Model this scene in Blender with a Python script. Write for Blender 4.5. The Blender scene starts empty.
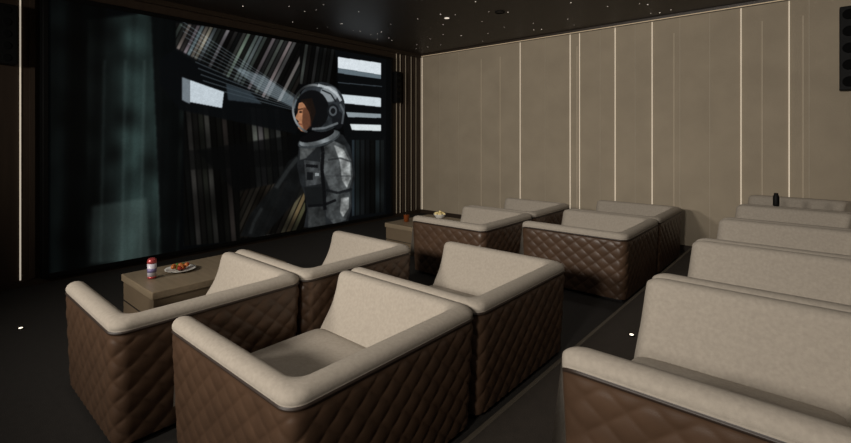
import bpy, bmesh, math, random
import numpy as np
from mathutils import Vector, Matrix
random.seed(4); np.random.seed(4)
scene = bpy.context.scene
COL = scene.collection
scene.view_settings.view_transform = 'Standard'

def s2l(c):
    return tuple(((v/12.92) if v <= 0.04045 else ((v+0.055)/1.055)**2.4) for v in [x/255 for x in c])

# ---------------------------------------------------------------- materials
def mat(name, rgb, rough=0.6, spec=0.5, metal=0.0, noise=0.0, nscale=20, bump=0.0, bscale=200, emit=None, estr=0.0, stretch=None, sheen=0.0):
    m = bpy.data.materials.new(name); m.use_nodes = True
    nt = m.node_tree; b = nt.nodes['Principled BSDF']
    c = s2l(rgb)
    b.inputs['Base Color'].default_value = (*c, 1)
    b.inputs['Roughness'].default_value = rough
    b.inputs['Specular IOR Level'].default_value = spec
    b.inputs['Metallic'].default_value = metal
    if sheen: b.inputs['Sheen Weight'].default_value = sheen
    tc = nt.nodes.new('ShaderNodeTexCoord'); mp = nt.nodes.new('ShaderNodeMapping')
    nt.links.new(tc.outputs['Object'], mp.inputs['Vector'])
    if stretch: mp.inputs['Scale'].default_value = stretch
    if noise:
        n = nt.nodes.new('ShaderNodeTexNoise'); n.inputs['Scale'].default_value = nscale; n.inputs['Detail'].default_value = 6
        nt.links.new(mp.outputs[0], n.inputs['Vector'])
        r = nt.nodes.new('ShaderNodeValToRGB')
        r.color_ramp.elements[0].position = 0.3; r.color_ramp.elements[1].position = 0.7
        r.color_ramp.elements[0].color = (*[v*(1-noise) for v in c], 1)
        r.color_ramp.elements[1].color = (*[min(1, v*(1+noise)) for v in c], 1)
        nt.links.new(n.outputs['Fac'], r.inputs[0]); nt.links.new(r.outputs[0], b.inputs['Base Color'])
    if bump:
        n2 = nt.nodes.new('ShaderNodeTexNoise'); n2.inputs['Scale'].default_value = bscale; n2.inputs['Detail'].default_value = 4
        nt.links.new(mp.outputs[0], n2.inputs['Vector'])
        bp = nt.nodes.new('ShaderNodeBump'); bp.inputs['Strength'].default_value = bump; bp.inputs['Distance'].default_value = 0.004
        nt.links.new(n2.outputs['Fac'], bp.inputs['Height']); nt.links.new(bp.outputs[0], b.inputs['Normal'])
    if emit:
        b.inputs['Emission Color'].default_value = (*s2l(emit), 1)
        b.inputs['Emission Strength'].default_value = estr
    return m

M_fab = mat('chair_fabric', (162,153,141), 0.85, 0.2, noise=0.08, nscale=60, bump=0.3, bscale=260)
M_quilt = mat('quilted_leather', (76,57,43), 0.40, 0.45, noise=0.15, nscale=8, bump=0.1, bscale=300)
M_pipe = mat('piping', (46,35,28), 0.5)
M_dark = mat('dark_base', (14,12,11), 0.5)
M_wall = mat('wall_panel_fabric', (166,153,133), 0.75, 0.3, noise=0.07, nscale=2.5, bump=0.5, bscale=60)
M_wallb = mat('wall_panel_dark_wood', (56,45,36), 0.5, 0.3, noise=0.12, nscale=3, stretch=(6,6,0.5))
M_faint = mat('faint_strip_colour', (184,172,153), 0.6)  # pale colour stands in for faint light lines, no emission
M_floor = mat('carpet', (38,35,32), 0.8, 0.3, noise=0.12, nscale=25, bump=0.5, bscale=180)
M_riser = mat('riser_carpet', (44,38,32), 0.8, 0.3, noise=0.12, nscale=25, bump=0.5, bscale=180)
M_ceil = mat('ceiling_paint', (42,34,27), 0.5, 0.4, noise=0.1, nscale=5)
M_trim = mat('trim_wood', (52,42,33), 0.4)
M_nose = mat('step_nosing', (66,59,49), 0.5)
M_black = mat('black_plastic', (7,7,7), 0.6, 0.2)
M_grille = mat('speaker_grille', (12,12,12), 0.9, 0.1)
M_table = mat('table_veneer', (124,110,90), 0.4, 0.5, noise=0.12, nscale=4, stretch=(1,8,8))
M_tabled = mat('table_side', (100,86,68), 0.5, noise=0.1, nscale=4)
M_star = mat('star_led', (255,255,255), emit=(255,240,220), estr=0.75)
M_led = mat('floor_led', (255,255,255), emit=(255,240,215), estr=2)
M_strip = mat('light_strip', (250,236,212), emit=(255,240,218), estr=0.40)
M_strip2 = mat('light_strip_dim', (196,182,160), emit=(225,205,175), estr=0.08)
M_line = mat('ceiling_line', (200,180,150), emit=(235,210,175), estr=0.22)
M_white = mat('ceramic', (230,228,222), 0.2)
M_can = mat('can_metal', (170,70,70), 0.25, metal=0.3)
M_label = mat('can_label', (206,202,212), 0.35)
M_food = mat('food_crust', (190,110,50), 0.6, noise=0.3, nscale=80)
M_food2 = mat('food_red', (180,50,30), 0.5)
M_food3 = mat('food_green', (80,120,40), 0.5)
M_pop = mat('popcorn', (240,220,160), 0.8, noise=0.15, nscale=60)
M_glass = mat('amber_drink', (120,60,25), 0.1)

# ---------------------------------------------------------------- helpers
def link(o, parent=None):
    COL.objects.link(o)
    if parent: o.parent = parent
    return o
def mesh_obj(name, bm, mats, parent=None, smooth=False):
    me = bpy.data.meshes.new(name); bm.to_mesh(me); bm.free()
    for m in mats: me.materials.append(m)
    if smooth:
        for p in me.polygons: p.use_smooth = True
    return link(bpy.data.objects.new(name, me), parent)
def add_box(bm, x0,x1,y0,y1,z0,z1, mi=0, bev=0.0, seg=2):
    r = bmesh.ops.create_cube(bm, size=1)
    vs = r['verts']
    for v in vs:
        v.co = Vector(((x0+x1)/2+v.co.x*(x1-x0), (y0+y1)/2+v.co.y*(y1-y0), (z0+z1)/2+v.co.z*(z1-z0)))
    fs = set(f for v in vs for f in v.link_faces)
    for f in fs: f.material_index = mi
    if bev:
        es = list(set(e for v in vs for e in v.link_edges))
        rr = bmesh.ops.bevel(bm, geom=es, offset=bev, segments=seg, affect='EDGES', profile=0.5)
        for f in rr['faces']: f.material_index = mi
def lathe(bm, prof, cx, cy, cz, seg=24, mi=0):
    rings=[]
    for r,z in prof:
        rings.append([bm.verts.new((cx+r*math.cos(2*math.pi*i/seg), cy+r*math.sin(2*math.pi*i/seg), cz+z)) for i in range(seg)])
    for a,b in zip(rings[:-1], rings[1:]):
        for i in range(seg):
            f=bm.faces.new((a[i],a[(i+1)%seg],b[(i+1)%seg],b[i])); f.material_index=mi; f.smooth=True
    f=bm.faces.new(list(reversed(rings[0]))); f.material_index=mi
    f=bm.faces.new(rings[-1]); f.material_index=mi
def blob(bm, c, r, mi, sub=1):
    q = bmesh.ops.create_icosphere(bm, subdivisions=sub, radius=r)
    for v in q['verts']:
        v.co = v.co*random.uniform(0.8,1.15)+Vector(c)
    for f in set(f for v in q['verts'] for f in v.link_faces): f.material_index=mi; f.smooth=True

# ---------------------------------------------------------------- room
XS=-6.08; XB=1.7; YN=-2.6; YF=6.86; H=3.17
def room_box(name, dims, m):
    bm=bmesh.new(); add_box(bm,*dims); return mesh_obj(name,bm,[m])
room_box('floor',(XS-0.15,XB+0.15,YN-0.15,YF+0.15,-0.12,0),M_floor)
room_box('ceiling',(XS-0.15,XB+0.15,YN-0.15,YF+0.15,H,H+0.12),M_ceil)
room_box('wall_front',(XS-0.15,XS,YN,YF,0,H),M_wallb)
room_box('wall_right',(XS-0.15,XB+0.15,YF,YF+0.15,0,H),M_wall)
room_box('wall_left',(XS-0.15,XB+0.15,YN-0.15,YN,0,H),M_wallb)
room_box('wall_rear',(XB,XB+0.15,YN,YF,0,H),M_wallb)
bm=bmesh.new(); add_box(bm,-1.166,XB-0.002,YN+0.002,YF-0.002,0.0,0.18,0); add_box(bm,-1.176,-1.150,YN+0.002,YF-0.002,0.168,0.182,1,0.003)
mesh_obj('floor_riser',bm,[M_riser,M_nose])
# trims
room_box('trim_1',(XS,XB,YF-0.05,YF-0.001,H-0.05,H-0.001),M_trim)
room_box('trim_2',(XS+0.001,XS+0.06,YN,YF-0.05,H-0.06,H-0.001),M_trim)
room_box('baseboard_right',(XS,-1.17,YF-0.025,YF-0.001,0.0,0.07),M_trim)
room_box('baseboard_front',(XS+0.001,XS+0.03,YN,YF-0.03,0.0,0.06),M_trim)
bm=bmesh.new()
add_box(bm,XS+0.08,XB,YF-0.062,YF-0.050,H-0.05,H-0.04)
mesh_obj('trim_3',bm,[M_line])

# wall light strips on the right wall (x positions, brightness class)
K=1.0133
strips=[(-5.95,1,.009),(-5.50,0,.005),(-5.05,0,.005),(-4.55,2,.006),(-4.16,2,.006),(-3.773,1,.007),(-3.325,0,.005),(-2.909,1,.008),(-2.80,2,.006),(-2.76,1,.006),
 (-2.45,0,.005),(-2.234,1,.008),(-1.96,0,.005),(-1.74,1,.008),(-1.47,2,.006),(-1.40,0,.005),(-1.06,0,.005),(-.73,1,.008),(-.521,2,.006),(-.268,1,.008),(-.143,2,.006),(-.09,0,.005),(.55,1,.008),(.95,2,.006),(1.3,1,.008)]
bm=bmesh.new()
for x,k,w in strips:
    x*=K
    if k==0: add_box(bm,x-w/2,x+w/2,YF-.004,YF+.001,0.07,H-.055,2)
    if k==1: add_box(bm,x-w/2,x+w/2,YF-.009,YF+.001,0.07,H-.055,0)
    if k==2: add_box(bm,x-w/2,x+w/2,YF-.007,YF+.001,0.07,H-.25,1)
mesh_obj('trim_5',bm,[M_strip,M_strip2,M_faint])

# front wall strips
bm=bmesh.new()
for y,k,w in [(.79,0,.011),(-.35,1,.012),(-1.3,1,.012),(6.17,1,.008),(6.27,1,.008),(6.42,1,.010),(6.58,1,.008),(6.72,1,.008)]:
    add_box(bm,XS-.001,XS+.012,y-w/2,y+w/2,0.07,H-.07,k)
for y in (.88,-.75,6.35,6.50,6.66):
    add_box(bm,XS-.001,XS+.03,y-.02,y+.02,0.07,H-.07,2)
mesh_obj('trim_6',bm,[M_strip,M_strip2,M_wallb])

# ---------------------------------------------------------------- projection screen with its picture
SY0,SY1,SZ0,SZ1 = 1.0,5.96,0.10,2.95
SX=XS+0.06
NW,NH=900,517
ys=np.linspace(SY0,SY1,NW); zs=np.linspace(SZ0,SZ1,NH)
Yg,Zg=np.meshgrid(ys,zs)
# sketch coordinates of the film frame (foreshortened grid the still was traced in)
th=math.radians(40.9); dep=-SX*math.sin(th)+Yg*math.cos(th); rig=SX*math.cos(th)+Yg*math.sin(th)
U=425.5+455*rig/dep; V=138+455*(1.5-Zg)/dep
img=np.zeros((NH,NW,3)); img[:]=(5,7,9)
def sm(x,a,b):
    t=np.clip((x-a)/(b-a),0,1); return t*t*(3-2*t)
def inpoly(P):
    m=np.zeros(U.shape,bool); n=len(P)
    for i in range(n):
        x1,y1=P[i]; x2,y2=P[(i+1)%n]
        if y1==y2: continue
        c=((y1>V)!=(y2>V))&(U<(x2-x1)*(V-y1)/(y2-y1)+x1); m^=c
    return m
def blur(m,k):
    m=m.astype(float)
    for _ in range(k):
        p=np.pad(m,1,mode='edge'); m=(p[1:-1,1:-1]*2+p[:-2,1:-1]+p[2:,1:-1]+p[1:-1,:-2]+p[1:-1,2:])/6
    return m
def noise1(x,f,seed):
    r=np.random.RandomState(seed).rand(4096); i=np.floor(x*f).astype(int); return r[i%4096]
def snoise(x,f,seed):
    r=np.random.RandomState(seed).rand(4096); t=x*f; i=np.floor(t).astype(int); fr=t-i; fr=fr*fr*(3-2*fr); return r[i%4096]*(1-fr)+r[(i+1)%4096]*fr
def n2(f,seed,g_=1.0):
    r=np.random.RandomState(seed).rand(64,64); a=(U+.3*V)*f; b=(V-.3*U)*f*g_; i=np.floor(a).astype(int); j=np.floor(b).astype(int); fa=a-i; fb=b-j
    fa=fa*fa*(3-2*fa); fb=fb*fb*(3-2*fb)
    g=lambda p,q:r[p%64,q%64]
    return (g(i,j)*(1-fa)+g(i+1,j)*fa)*(1-fb)+(g(i,j+1)*(1-fa)+g(i+1,j+1)*fa)*fb
def paint(P,c,k=1,op=1.0,tex=None):
    global img
    m=blur(inpoly(P),k)*op
    c=np.array(c,float)
    cc=c[None,None,:] if tex is None else c[None,None,:]*tex[...,None]
    img=img*(1-m[...,None])+cc*m[...,None]
def books(P,base,f,seed,tilt=0.0,k=2,lo=.15,op=1,soft=False):
    x=U+tilt*V
    if soft:
        t=lo+(1-lo)*snoise(x,f,seed)*(.6+.4*snoise(x,f*3.1,seed+3))
    else:
        t=lo+(1-lo)*noise1(x,f,seed)**1.8
        e=np.abs((x*f)%1-.5)*2; t=t*(1-.8*sm(e,.55,1))
    t= t*(.5+1.0*n2(.05,seed+1))
    m=blur(inpoly(P),k)*op
    tint=np.stack([1+.2*(noise1(x,f,seed+5)-.5),np.ones_like(x),1+.16*(noise1(x,f,seed+9)-.5)],-1) if not soft else 1
    global img
    img=img*(1-m[...,None])+(np.array(base,float)*tint*t[...,None])*m[...,None]
# left out-of-focus books
books([(50,-10),(108,-10),(100,275),(50,275)],(20,28,28),.08,3,.02,6,.1,1,True)
books([(88,20),(172,10),(184,110),(178,252),(86,268)],(54,70,68),.06,11,.03,14,.2,1,True)
for x0 in (103,124,143,160):
    paint([(x0,60),(x0+3,60),(x0-1,262),(x0-4,262)],(110,128,126),5,.20)
paint([(92,206),(146,198),(150,258),(90,264)],(104,122,118),24,.42)
paint([(150,-10),(182,-10),(176,262),(162,262)],(5,7,8),7,.85)
# upper books, leaning
books([(176,22),(300,36),(300,98),(262,104),(176,50)],(140,143,140),.22,21,.5,2,.04)
books([(300,40),(338,46),(336,86),(300,84)],(62,64,64),.26,26,.15,2,.06)
# lower books
books([(184,104),(292,110),(292,236),(184,246)],(92,92,86),.17,31,-.08,2,.06)
paint([(184,150),(292,150),(292,166),(184,170)],(8,9,9),7,.6)
books([(240,190),(304,178),(306,230),(240,238)],(146,132,106),.20,41,.45,2,.06)
# shelves (dark diagonals)
paint([(160,60),(176,48),(300,118),(296,134),(180,110),(160,84)],(10,13,16),4,.92)
paint([(170,12),(300,32),(300,38),(170,22)],(8,10,12),2,.9)
paint([(196,150),(300,134),(300,178),(236,192)],(6,7,8),8,.75)
# background falls off darker, slightly soft focus
img=np.stack([blur(img[...,i],2) for i in range(3)],-1)
img=255*(np.clip(img,0,255)/255)**1.15*.92
# light threads
for i in range(12):
    y0=18+i*6.2
    paint([(178+i*2.5,y0),(300,98+i*1.2),(300,99+i*1.2),(178+i*2.5,y0+1.2)],(170,190,200),1,.26)
paint([(232,66),(264,76),(303,104),(298,110),(262,92)],(160,178,188),7,.45)
paint([(182,77),(190,80),(190,104),(182,100)],(190,205,215),3,.6)
paint([(190,80),(224,92),(222,108),(190,102)],(210,222,230),2,.95)
paint([(226,84),(250,92),(262,104),(228,100)],(60,72,80),5,.7)
# right bright window bars
paint([(334,44),(386,50),(386,218),(345,222),(345,140)],(6,8,10),3,1)
paint([(338,57),(381,63),(381,75),(338,68)],(225,234,240),2,1)
paint([(338,68),(381,75),(381,79),(338,73)],(100,114,122),2,1)
paint([(338,82),(382,86),(382,87),(338,83)],(70,80,86),1,.7)
paint([(340,94),(381,98),(381,107),(342,103)],(215,226,232),3,1)
paint([(346,112),(381,114),(381,118),(348,117)],(160,172,178),2,.9)
paint([(350,124),(381,125),(381,131),(352,130)],(225,234,236),3,1)
books([(352,140),(384,140),(384,212),(352,216)],(40,46,48),.2,51,0,3,.1)
# astronaut
def ell(cx,cy,rx,ry,c,k=1,op=1,rot=0,tex=None):
    P=[(cx+rx*math.cos(t)*math.cos(rot)-ry*math.sin(t)*math.sin(rot), cy+rx*math.cos(t)*math.sin(rot)+ry*math.sin(t)*math.cos(rot)) for t in np.linspace(0,2*math.pi,28,endpoint=False)]
    paint(P,c,k,op,tex)
def strap(pts,w,c,op=.9,k=1):
    for (a,b),(c2,d) in zip(pts[:-1],pts[1:]):
        L=math.hypot(c2-a,d-b); nx,ny=-(d-b)/L*w/2,(c2-a)/L*w/2
        paint([(a+nx,b+ny),(c2+nx,d+ny),(c2-nx,d-ny),(a-nx,b-ny)],c,k,op)
fine=n2(.5,91)*.6+n2(.3,92)*.4
tx=.5+.5*n2(.14,7)+.2*fine; tf=.35+.55*n2(.16,12,.6)+.3*fine
# far arm reaching left, mostly in shadow
paint([(304,150),(288,162),(272,188),(250,214),(240,236),(262,238),(284,214),(304,192)],(16,18,19),6,.9,tx)
strap([(298,158),(288,170),(276,188)],4,(62,66,66),.45,7)
strap([(262,208),(254,222),(250,234)],3,(54,58,58),.4,7)
# torso
body=[(299,145),(306,139),(314,135),(332,131),(343,135),(350,146),(353,160),(355,176),(352,192),(352,206),(348,222),(334,227),(316,229),(304,227),(307,210),(305,196),(300,182),(297,166)]
paint(body,(34,37,39),3,1,tx)
paint([(322,148),(334,141),(345,146),(351,160),(353,176),(349,190),(340,196),(330,190),(324,174),(320,160)],(86,90,91),7,1,tf)
paint([(334,145),(343,149),(350,162),(351,178),(347,188),(342,180),(340,162)],(196,201,200),6,.9,tf)
paint([(330,190),(341,194),(350,192),(351,206),(346,220),(334,224),(326,216),(325,200)],(74,78,79),5,1,tf)
paint([(341,198),(349,197),(349,208),(343,217),(340,212)],(200,204,202),5,.8,tf)
# chest pack
paint([(304,160),(320,162),(321,184),(306,186)],(84,88,90),3,.95,tf)
paint([(306,164),(318,165),(318,168),(306,167)],(12,13,15),1,.9)
paint([(307,172),(313,172.5),(313,180),(307,180)],(14,16,18),1,.9)
paint([(315,173),(319,173),(319,176),(315,176)],(180,188,190),1,.7)
paint([(304,187),(322,187),(324,204),(308,206)],(20,22,23),3,.9)
paint([(308,207),(324,206),(326,226),(308,227)],(62,65,65),5,.8,tf)
paint([(300,148),(310,143),(316,148),(306,158),(300,160)],(104,108,108),5,.8,tf)
strap([(321,140),(323,152),(322,170),(324,190),(325,210)],3.4,(9,10,12),.9,2)
strap([(308,206),(324,205),(336,200)],2.6,(10,11,13),.9,2)
strap([(326,190),(338,193),(352,189)],2.6,(16,18,20),.85,2)
strap([(328,160),(340,158),(352,162)],1.8,(30,32,34),.6,2)
strap([(326,176),(340,176),(353,176)],1.4,(50,52,54),.5,2)
# neck ring
ell(319,139,22,7.5,(60,65,68),2,1,-.28,.7+.5*fine); ell(319,138.3,20.5,6,(150,157,160),2,.65,-.28,.3+1.0*n2(.18,61)); ell(317,135.5,18,5.2,(7,7,9),2,1,-.28)
# helmet
ell(321,107,24,25,(46,51,55),1,1,0,.5+.6*n2(.16,33)+.2*fine)
ell(329,94,9,8,(170,178,182),8,.75)
ell(338,120,6,9,(16,18,21),5,.8)
ell(312,110,17,20,(10,11,13),3,.97)
# face in profile looking left
fx=.8+.25*fine
paint([(299,103),(306,101),(310,110),(310,125),(305,132),(301,131),(298,127.5),(299,125),(297.5,123.5),(299,121.5),(295,118),(298,112),(298,107)],(186,130,94),2,1,fx)
paint([(303,108),(311,106),(311,126),(304,132),(302,122)],(84,52,37),6,.85)
paint([(300,100),(312,98),(316,112),(312,124),(309,112),(304,104)],(26,18,14),2,.95)
paint([(297,109),(303,108),(303,109.5),(298,110.5)],(60,36,24),1,.8)
ell(300.5,112,1.6,1.0,(30,18,14),1,.9)
paint([(298,123),(302,124),(302,124.8),(298,124.4)],(110,56,42),1,.9)
# helmet rim and details
for t in np.linspace(1.9,5.0,60):
    c=95+60*math.sin(t*2.5+1)
    ell(313+20*math.cos(t),109+24*math.sin(t),1.1,1.1,(c*.96,c,c*1.02),1,.9)
ell(333,111,6,7,(20,23,26),2,.95); ell(333,111,4,5,(105,111,115),2,.7); ell(333,111,2.4,3,(16,18,20),1,.95)
strap([(318,85),(329,88),(337,94),(341,101)],2.6,(200,208,212),.8,2)
strap([(322,90),(331,94),(336,102)],1.6,(20,23,26),.8,1)
strap([(312,129),(325,128),(338,123)],2.2,(125,131,134),.75,2)
strap([(340,104),(344,112),(342,124)],2,(110,116,120),.6,2)
gr=np.random.RandomState(5).rand(NH,NW)
img=img*(0.92+0.06*fine+.14*(blur(gr,1)-.5))[...,None]
img=np.clip(img,0,255)/255
img*= (0.5+.5*sm(U,55,150))[...,None]
lin=np.where(img<=.04045,img/12.92,((img+.055)/1.055)**2.4)
me=bpy.data.meshes.new('projection_screen')
co=np.stack([np.full(NW*NH,SX),Yg.ravel(),Zg.ravel()],-1)
idx=np.arange(NW*NH).reshape(NH,NW)
q=np.stack([idx[:-1,:-1],idx[:-1,1:],idx[1:,1:],idx[1:,:-1]],-1).reshape(-1,4)
me.vertices.add(NW*NH); me.vertices.foreach_set('co',co.ravel())
me.loops.add(q.size); me.loops.foreach_set('vertex_index',q.ravel().astype(np.int32))
me.polygons.add(len(q)); me.polygons.foreach_set('loop_start',(np.arange(len(q))*4).astype(np.int32))
me.update(calc_edges=True)
ca=me.color_attributes.new('film','FLOAT_COLOR','POINT')
ca.data.foreach_set('color',np.concatenate([lin.reshape(-1,3),np.ones((NW*NH,1))],1).astype(np.float32).ravel())
ms=bpy.data.materials.new('screen_picture'); ms.use_nodes=True; nt=ms.node_tree; b=nt.nodes['Principled BSDF']
b.inputs['Base Color'].default_value=(.002,.002,.002,1); b.inputs['Roughness'].default_value=.7; b.inputs['Specular IOR Level'].default_value=.1
at=nt.nodes.new('ShaderNodeAttribute'); at.attribute_name='film'
nt.links.new(at.outputs['Color'],b.inputs['Emission Color']); b.inputs['Emission Strength'].default_value=1.0
me.materials.append(ms)
root=bpy.data.objects.new('projection_screen',None); link(root)
link(bpy.data.objects.new('picture_surface',me),root)
bm=bmesh.new()
add_box(bm,XS+.001,SX-.003,SY0-.06,SY1+.05,SZ0-.04,SZ1+.05,0)
f=.045
for d in [(SY0-f,SY0,SZ0-f,SZ1+f),(SY1,SY1+f,SZ0-f,SZ1+f),(SY0,SY1,SZ0-f,SZ0),(SY0,SY1,SZ1,SZ1+f)]:
    add_box(bm,SX-.004,SX+.015,*d,0,.004)
mesh_obj('screen_frame',bm,[M_black],root)

# ---------------------------------------------------------------- armchair
def build_chair(name,W,D):
    T=.25; Tb=.27; ro=.075; ri=.05
    xb=D/2; xf=-D/2; yw=W/2
    cols=[]
    def lerp(a,b,t): return a+(b-a)*t
    L1=D-ro; s=0
    er=.09; ST=.0065
    es=[er*(1-math.cos(math.pi/2*i/9)) for i in range(10)]
    rest=list(np.linspace(er,L1,int((L1-er)/ST)))
    for e in es[:-1]+rest:
        t=e/L1
        cols.append((xf+e,-yw,lerp(xf,xb-Tb-ri,t),-yw+T,e,e))
    s=L1
    for i in range(1,17):
        a=math.pi/2*i/16
        ox=xb-ro+ro*math.sin(a); oy=-yw+ro-ro*math.cos(a)
        ix=xb-Tb-ri+ri*math.sin(a); iy=-yw+T+ri-ri*math.cos(a)
        cols.append((ox,oy,ix,iy,s+ro*a,9))
    s+=ro*math.pi/2
    Lb=W-2*ro
    n=int(Lb/2/ST)
    for i in range(1,n+1):
        t=i/n
        cols.append((xb,lerp(-yw+ro,0,t),xb-Tb,lerp(-yw+T+ri,0,t),s+Lb/2*t,9))
    mid=cols[-1]; half=cols[:-1]; smid=mid[4]
    cols=half+[mid]+[(c[0],-c[1],c[2],-c[3],2*smid-c[4],c[5]) for c in reversed(half)]
    prof=[]
    zq=np.linspace(.03,.565,82)
    for z in zq: prof.append((0,z,0))
    prof+=[(-.003,.568,1),(-.007,.572,1),(-.005,.578,1)]
    prof+=[(0.0,.580,2),(-.004,.590,2),(-.003,.604,2),(.006,.619,2),(.022,.629,2),(.042,.634,2),(.062,.633,2),(.080,.626,2),(.092,.614,2),(.098,.60,2),(.100,.588,2),(.104,.575,2),(.113,.53,2),(.125,.49,2),(.140,.45,2),(.160,.41,2),(.185,.37,2),(.212,.33,2),(.237,.29,2),(.25,.24,2),(.25,.15,2)]
    bm=bmesh.new(); grid=[]
    q=.132; qz=.112
    for (ox,oy,ix,iy,s,e) in cols:
        k=1.0 if e>=er else math.sqrt(max(0,1-(1-e/er)**2))
        dx,dy=ix-ox,iy-oy
        row=[]
        for j,(n_,z,m) in enumerate(prof):
            nn=n_
            if m==0:
                a=(s-smid)/q; b_=z/qz
                h=(abs(math.sin(math.pi*(a+b_)))*abs(math.sin(math.pi*(a-b_))))**.5
                edge=min(1,(.56-z)/.03,1) if z<.56 else 0
                nn=-.0075*h*edge+.022*(1-z/.56)
            fr=nn/T
            fc=.045/T
            fr=fc+(fr-fc)*k
            kz=1-(1-k)*.12
            zz=z if z<.3 else .3+(z-.3)*kz
            px=ox+dx*fr; py=oy+dy*fr
            w=max(0,1-e/.35) if e<1 else 0
            ins=min(1,max(0,n_/.1))
            px+=w*((zz-.60)*.12*ins + (.60-zz)*.05*(1-ins))
            row.append(bm.verts.new((px,py,zz)))
        grid.append(row)
    for i in range(len(grid)-1):
        for j in range(len(prof)-1):
            f=bm.faces.new((grid[i][j],grid[i+1][j],grid[i+1][j+1],grid[i][j+1]))
            f.material_index=max(prof[j][2],prof[j+1][2]) if prof[j][2]!=1 else 1
            f.smooth=True
    cx=(xf-.02+xb-Tb+.06)/2; a=(xb-Tb+.06-(xf-.02))/2; b_=yw-.19; c=.10; cz=.225
    sp=lambda v,p: math.copysign(abs(v)**p,v)
    NU,NV=72,30; g=[]
    for i in range(NV+1):
        ph=-math.pi/2+math.pi*i/NV; r=[]
        for j in range(NU):
            t=2*math.pi*j/NU
            r.append(bm.verts.new((cx+a*sp(math.cos(ph),.28)*sp(math.cos(t),.16), b_*sp(math.cos(ph),.28)*sp(math.sin(t),.16), cz+c*sp(math.sin(ph),.5))))
        g.append(r)
    for i in range(NV):
        for j in range(NU):
            f=bm.faces.new((g[i][j],g[i][(j+1)%NU],g[i+1][(j+1)%NU],g[i+1][j])); f.material_index=2; f.smooth=True
    add_box(bm,xf+.015,xb-.1,-yw+.06,yw-.06,.03,.16,0,.012)
    add_box(bm,xf+.06,xb-.05,-yw+.06,yw-.06,0,.04,3)
    bmesh.ops.remove_doubles(bm,verts=bm.verts[:],dist=.00005)
    bmesh.ops.recalc_face_normals(bm,faces=bm.faces[:])
    me=bpy.data.meshes.new(name); bm.to_mesh(me); bm.free()
    for m in (M_quilt,M_pipe,M_fab,M_dark): me.materials.append(m)
    return me
cA=build_chair('armchair',1.07,.97)
cB=build_chair('armchair_wide',1.105,1.06)
cC=build_chair('armchair_narrow',1.035,.97)
spots=[(cC,-2.98,1.165,0),(cC,-2.98,2.21,0),(cC,-2.98,4.265,0),(cC,-2.98,5.31,0),
       (cB,-1.87,1.405,0),(cB,-1.87,2.515,0),(cB,-1.84,4.81,0),(cB,-1.84,5.92,0)]
spots+=[(cA,-.165,1.94+1.076*i,.183) for i in range(5)]
for i,(m,x,y,z) in enumerate(spots):
    o=link(bpy.data.objects.new('armchair' if i==0 else 'armchair.%03d'%i,m)); o.location=(x,y,z)

# ---------------------------------------------------------------- tables
def table(y0,y1,x0=-4.27,x1=-3.58):
    bm=bmesh.new()
    add_box(bm,x0,x1,y0,y1,.345,.40,0,.006)
    add_box(bm,x0+.012,x1-.012,y0+.012,y1-.012,.05,.345,1,.004)
    add_box(bm,x0+.04,x1-.04,y0+.04,y1-.04,0,.05,2)
    add_box(bm,x0+.010,x1-.010,y0+.008,y0+.013,.19,.197,2)
    return bm
mesh_obj('coffee_table',table(1.17,2.25),[M_table,M_tabled,M_dark])
mesh_obj('coffee_table',table(4.12,5.0),[M_table,M_tabled,M_dark])
tz=.402
bm=bmesh.new(); lathe(bm,[(.026,0),(.031,.008),(.031,.02)],-3.95,1.29,tz,24,0); lathe(bm,[(.0315,.02),(.0325,.12)],-3.95,1.29,tz,24,1); lathe(bm,[(.034,.12),(.034,.13),(.030,.15),(.02,.158)],-3.95,1.29,tz,24,0); lathe(bm,[(.0318,.05),(.0328,.08)],-3.95,1.29,tz,24,2)
mesh_obj('drink_cup',bm,[M_can,M_label,mat('cup_print',(120,110,150),.4)])
bm=bmesh.new(); lathe(bm,[(.06,0),(.07,.004),(.115,.018),(.117,.022),(.105,.019),(.07,.008),(.02,.007)],-4.0,1.52,tz,32,0)
for i in range(26):
    a=random.uniform(0,6.28); r=random.uniform(0,.065); blob(bm,(-4.0+r*math.cos(a),1.52+r*math.sin(a),tz+.028+random.uniform(0,.02)),random.uniform(.014,.022),random.choice([1,1,1,2,3]))
mesh_obj('plate_of_food',bm,[M_white,M_food,M_food2,M_food3])
bm=bmesh.new(); lathe(bm,[(.05,0),(.055,.003),(.085,.05),(.088,.055),(.075,.05)],-3.95,4.86,tz,28,0)
for i in range(40):
    a=random.uniform(0,6.28); r=random.uniform(0,.07); blob(bm,(-3.95+r*math.cos(a),4.86+r*math.sin(a),tz+.055+.05*(1-r/.07)*random.random()),random.uniform(.014,.02),1)
mesh_obj('popcorn_bowl',bm,[M_white,M_pop])
bm=bmesh.new(); lathe(bm,[(.025,0),(.033,.004),(.036,.085),(.038,.09)],-4.10,4.35,tz,24,0); mesh_obj('drinking_glass',bm,[M_glass])
bm=bmesh.new(); lathe(bm,[(.024,0),(.027,.01),(.027,.09),(.023,.105),(.018,.115),(.018,.13)],-.33,5.755,.183+.634,24,0); mesh_obj('travel_mug',bm,[M_black])

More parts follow.
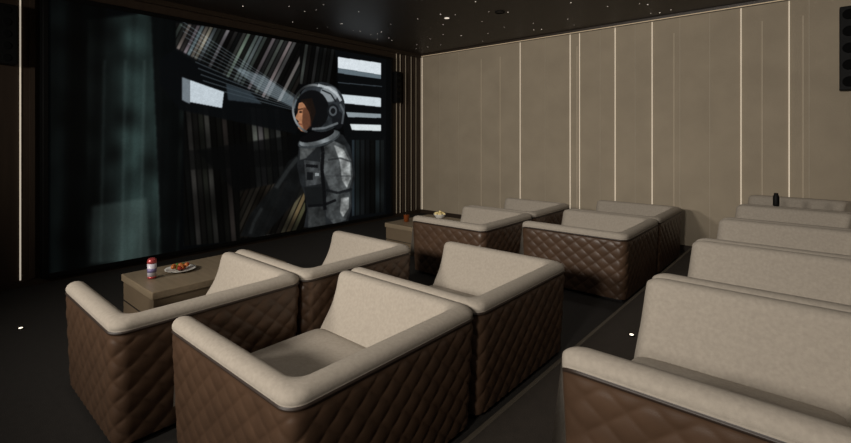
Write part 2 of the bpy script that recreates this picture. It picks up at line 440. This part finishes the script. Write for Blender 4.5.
# ---------------------------------------------------------------- speakers
def speaker(bm,x0,x1,y0,y1,z0,z1,axis):
    add_box(bm,x0,x1,y0,y1,z0,z1,0,.008)
    n=5
    for i in range(n):
        zc=z0+(z1-z0)*(i+.5)/n; R=(z1-z0)/n*.38
        m=Matrix.Translation((x1+.001,(y0+y1)/2,zc))@Matrix.Rotation(math.pi/2,4,'Y') if axis=='x' else Matrix.Translation(((x0+x1)/2,y0-.001,zc))@Matrix.Rotation(math.pi/2,4,'X')
        R=min(R,((y1-y0) if axis=='x' else (x1-x0))*.42)
        q=bmesh.ops.create_cone(bm,cap_ends=True,segments=20,radius1=R,radius2=R*.7,depth=.012,matrix=m)
        for f in set(f for v in q['verts'] for f in v.link_faces): f.material_index=1
bm=bmesh.new(); speaker(bm,XS+.02,XS+.14,.60,.755,2.22,2.80,'x'); mesh_obj('wall_speaker',bm,[M_black,M_grille])
bm=bmesh.new(); speaker(bm,XS+.012,XS+.14,6.03,6.16,2.16,2.74,'x'); mesh_obj('wall_speaker',bm,[M_black,M_grille])
bm=bmesh.new(); speaker(bm,.165,.32,YF-.15,YF-.01,2.02,2.93,'y'); mesh_obj('wall_speaker',bm,[M_black,M_grille])

# ---------------------------------------------------------------- ceiling stars, floor leds
bm=bmesh.new()
for i in range(330):
    r=random.choice([.003,.004,.005,.008])
    bmesh.ops.create_cone(bm,cap_ends=True,segments=8,radius1=r,radius2=r*.8,depth=.004,matrix=Matrix.Translation((random.uniform(XS+.2,XB-.2),random.uniform(YN+.2,YF-.2),H-.001)))
bmesh.ops.create_cone(bm,cap_ends=True,segments=16,radius1=.035,radius2=.03,depth=.006,matrix=Matrix.Translation((-3.92,4.98,H-.002)))
mesh_obj('star_ceiling_lights',bm,[M_star])
def fleds(name,pts):
    for (x,y,z) in pts:
        bm=bmesh.new(); lathe(bm,[(.022,0),(.022,.004),(.016,.006)],x,y,z,16,0); lathe(bm,[(.013,.006),(.012,.008)],x,y,z,16,1); mesh_obj(name,bm,[M_black,M_led])
fleds('floor_light',[(-4.75,.62,0),(-3.50,.31,0),(-4.7,4.0,0),(-.95,3.2,.18),(-.92,4.6,.18)])

# ---------------------------------------------------------------- lamps
def spot(loc,target,power,ang=100,rad=.06,blend=.8,col=(1,.935,.85),wall=False):
    l=bpy.data.lights.new('spot','SPOT'); l.energy=power; l.spot_size=math.radians(ang); l.spot_blend=blend; l.shadow_soft_size=rad; l.color=col
    root=bpy.data.objects.new('added_wall_spot' if wall else 'ceiling_downlight',None); link(root)
    o=link(bpy.data.objects.new('lamp',l),root); o.location=loc
    o.rotation_euler=(Vector(target)-Vector(loc)).to_track_quat('-Z','Y').to_euler()
    bm=bmesh.new()
    if wall:
        add_box(bm,loc[0]-.3,loc[0]+.3,YN+.001,YN+.02,loc[2]-.3,loc[2]+.3,0,.006)  # invented mounting plate for the added spots
        mesh_obj('added_backplate',bm,[M_black],root); return
    seg=20
    for r0,r1,z0,z1 in [(.05,.065,H-.002,H-.012),(.065,.07,H-.012,H-.001)]:
        a=[bm.verts.new((loc[0]+r0*math.cos(6.2832*i/seg),loc[1]+r0*math.sin(6.2832*i/seg),z0)) for i in range(seg)]
        c=[bm.verts.new((loc[0]+r1*math.cos(6.2832*i/seg),loc[1]+r1*math.sin(6.2832*i/seg),z1)) for i in range(seg)]
        for i in range(seg): bm.faces.new((a[i],a[(i+1)%seg],c[(i+1)%seg],c[i]))
    mesh_obj('trim_ring',bm,[M_black],root)
for x in (-3.9,-2.2,-.5):
    spot((x,YN+.3,2.35),(x-.15,6.8,1.35),460 if x<-1 else 410,88,.25,.9,wall=True)  # added unseen spots behind the camera, brighten the far wall and inner arms
for x in (-3.2,-1.6):
    for y in (.6,3.2,5.2):
        spot((x,y,3.1),(x,y,0),13,120,.12)
for y in (1.4,4.0): spot((.3,y,3.1),(-.1,y+.6,0.5),15,110,.15)

w=bpy.data.worlds.new('World'); scene.world=w; w.use_nodes=True
w.node_tree.nodes['Background'].inputs[0].default_value=(.02,.018,.016,1)
cam=bpy.data.cameras.new('camera'); co_=link(bpy.data.objects.new('camera',cam))
cam.sensor_width=36; cam.lens=455/851*36; cam.shift_y=-(221.5-138)/851; cam.clip_start=.05
co_.location=(0,0,1.5); co_.rotation_euler=(math.pi/2,0,th)
scene.camera=co_
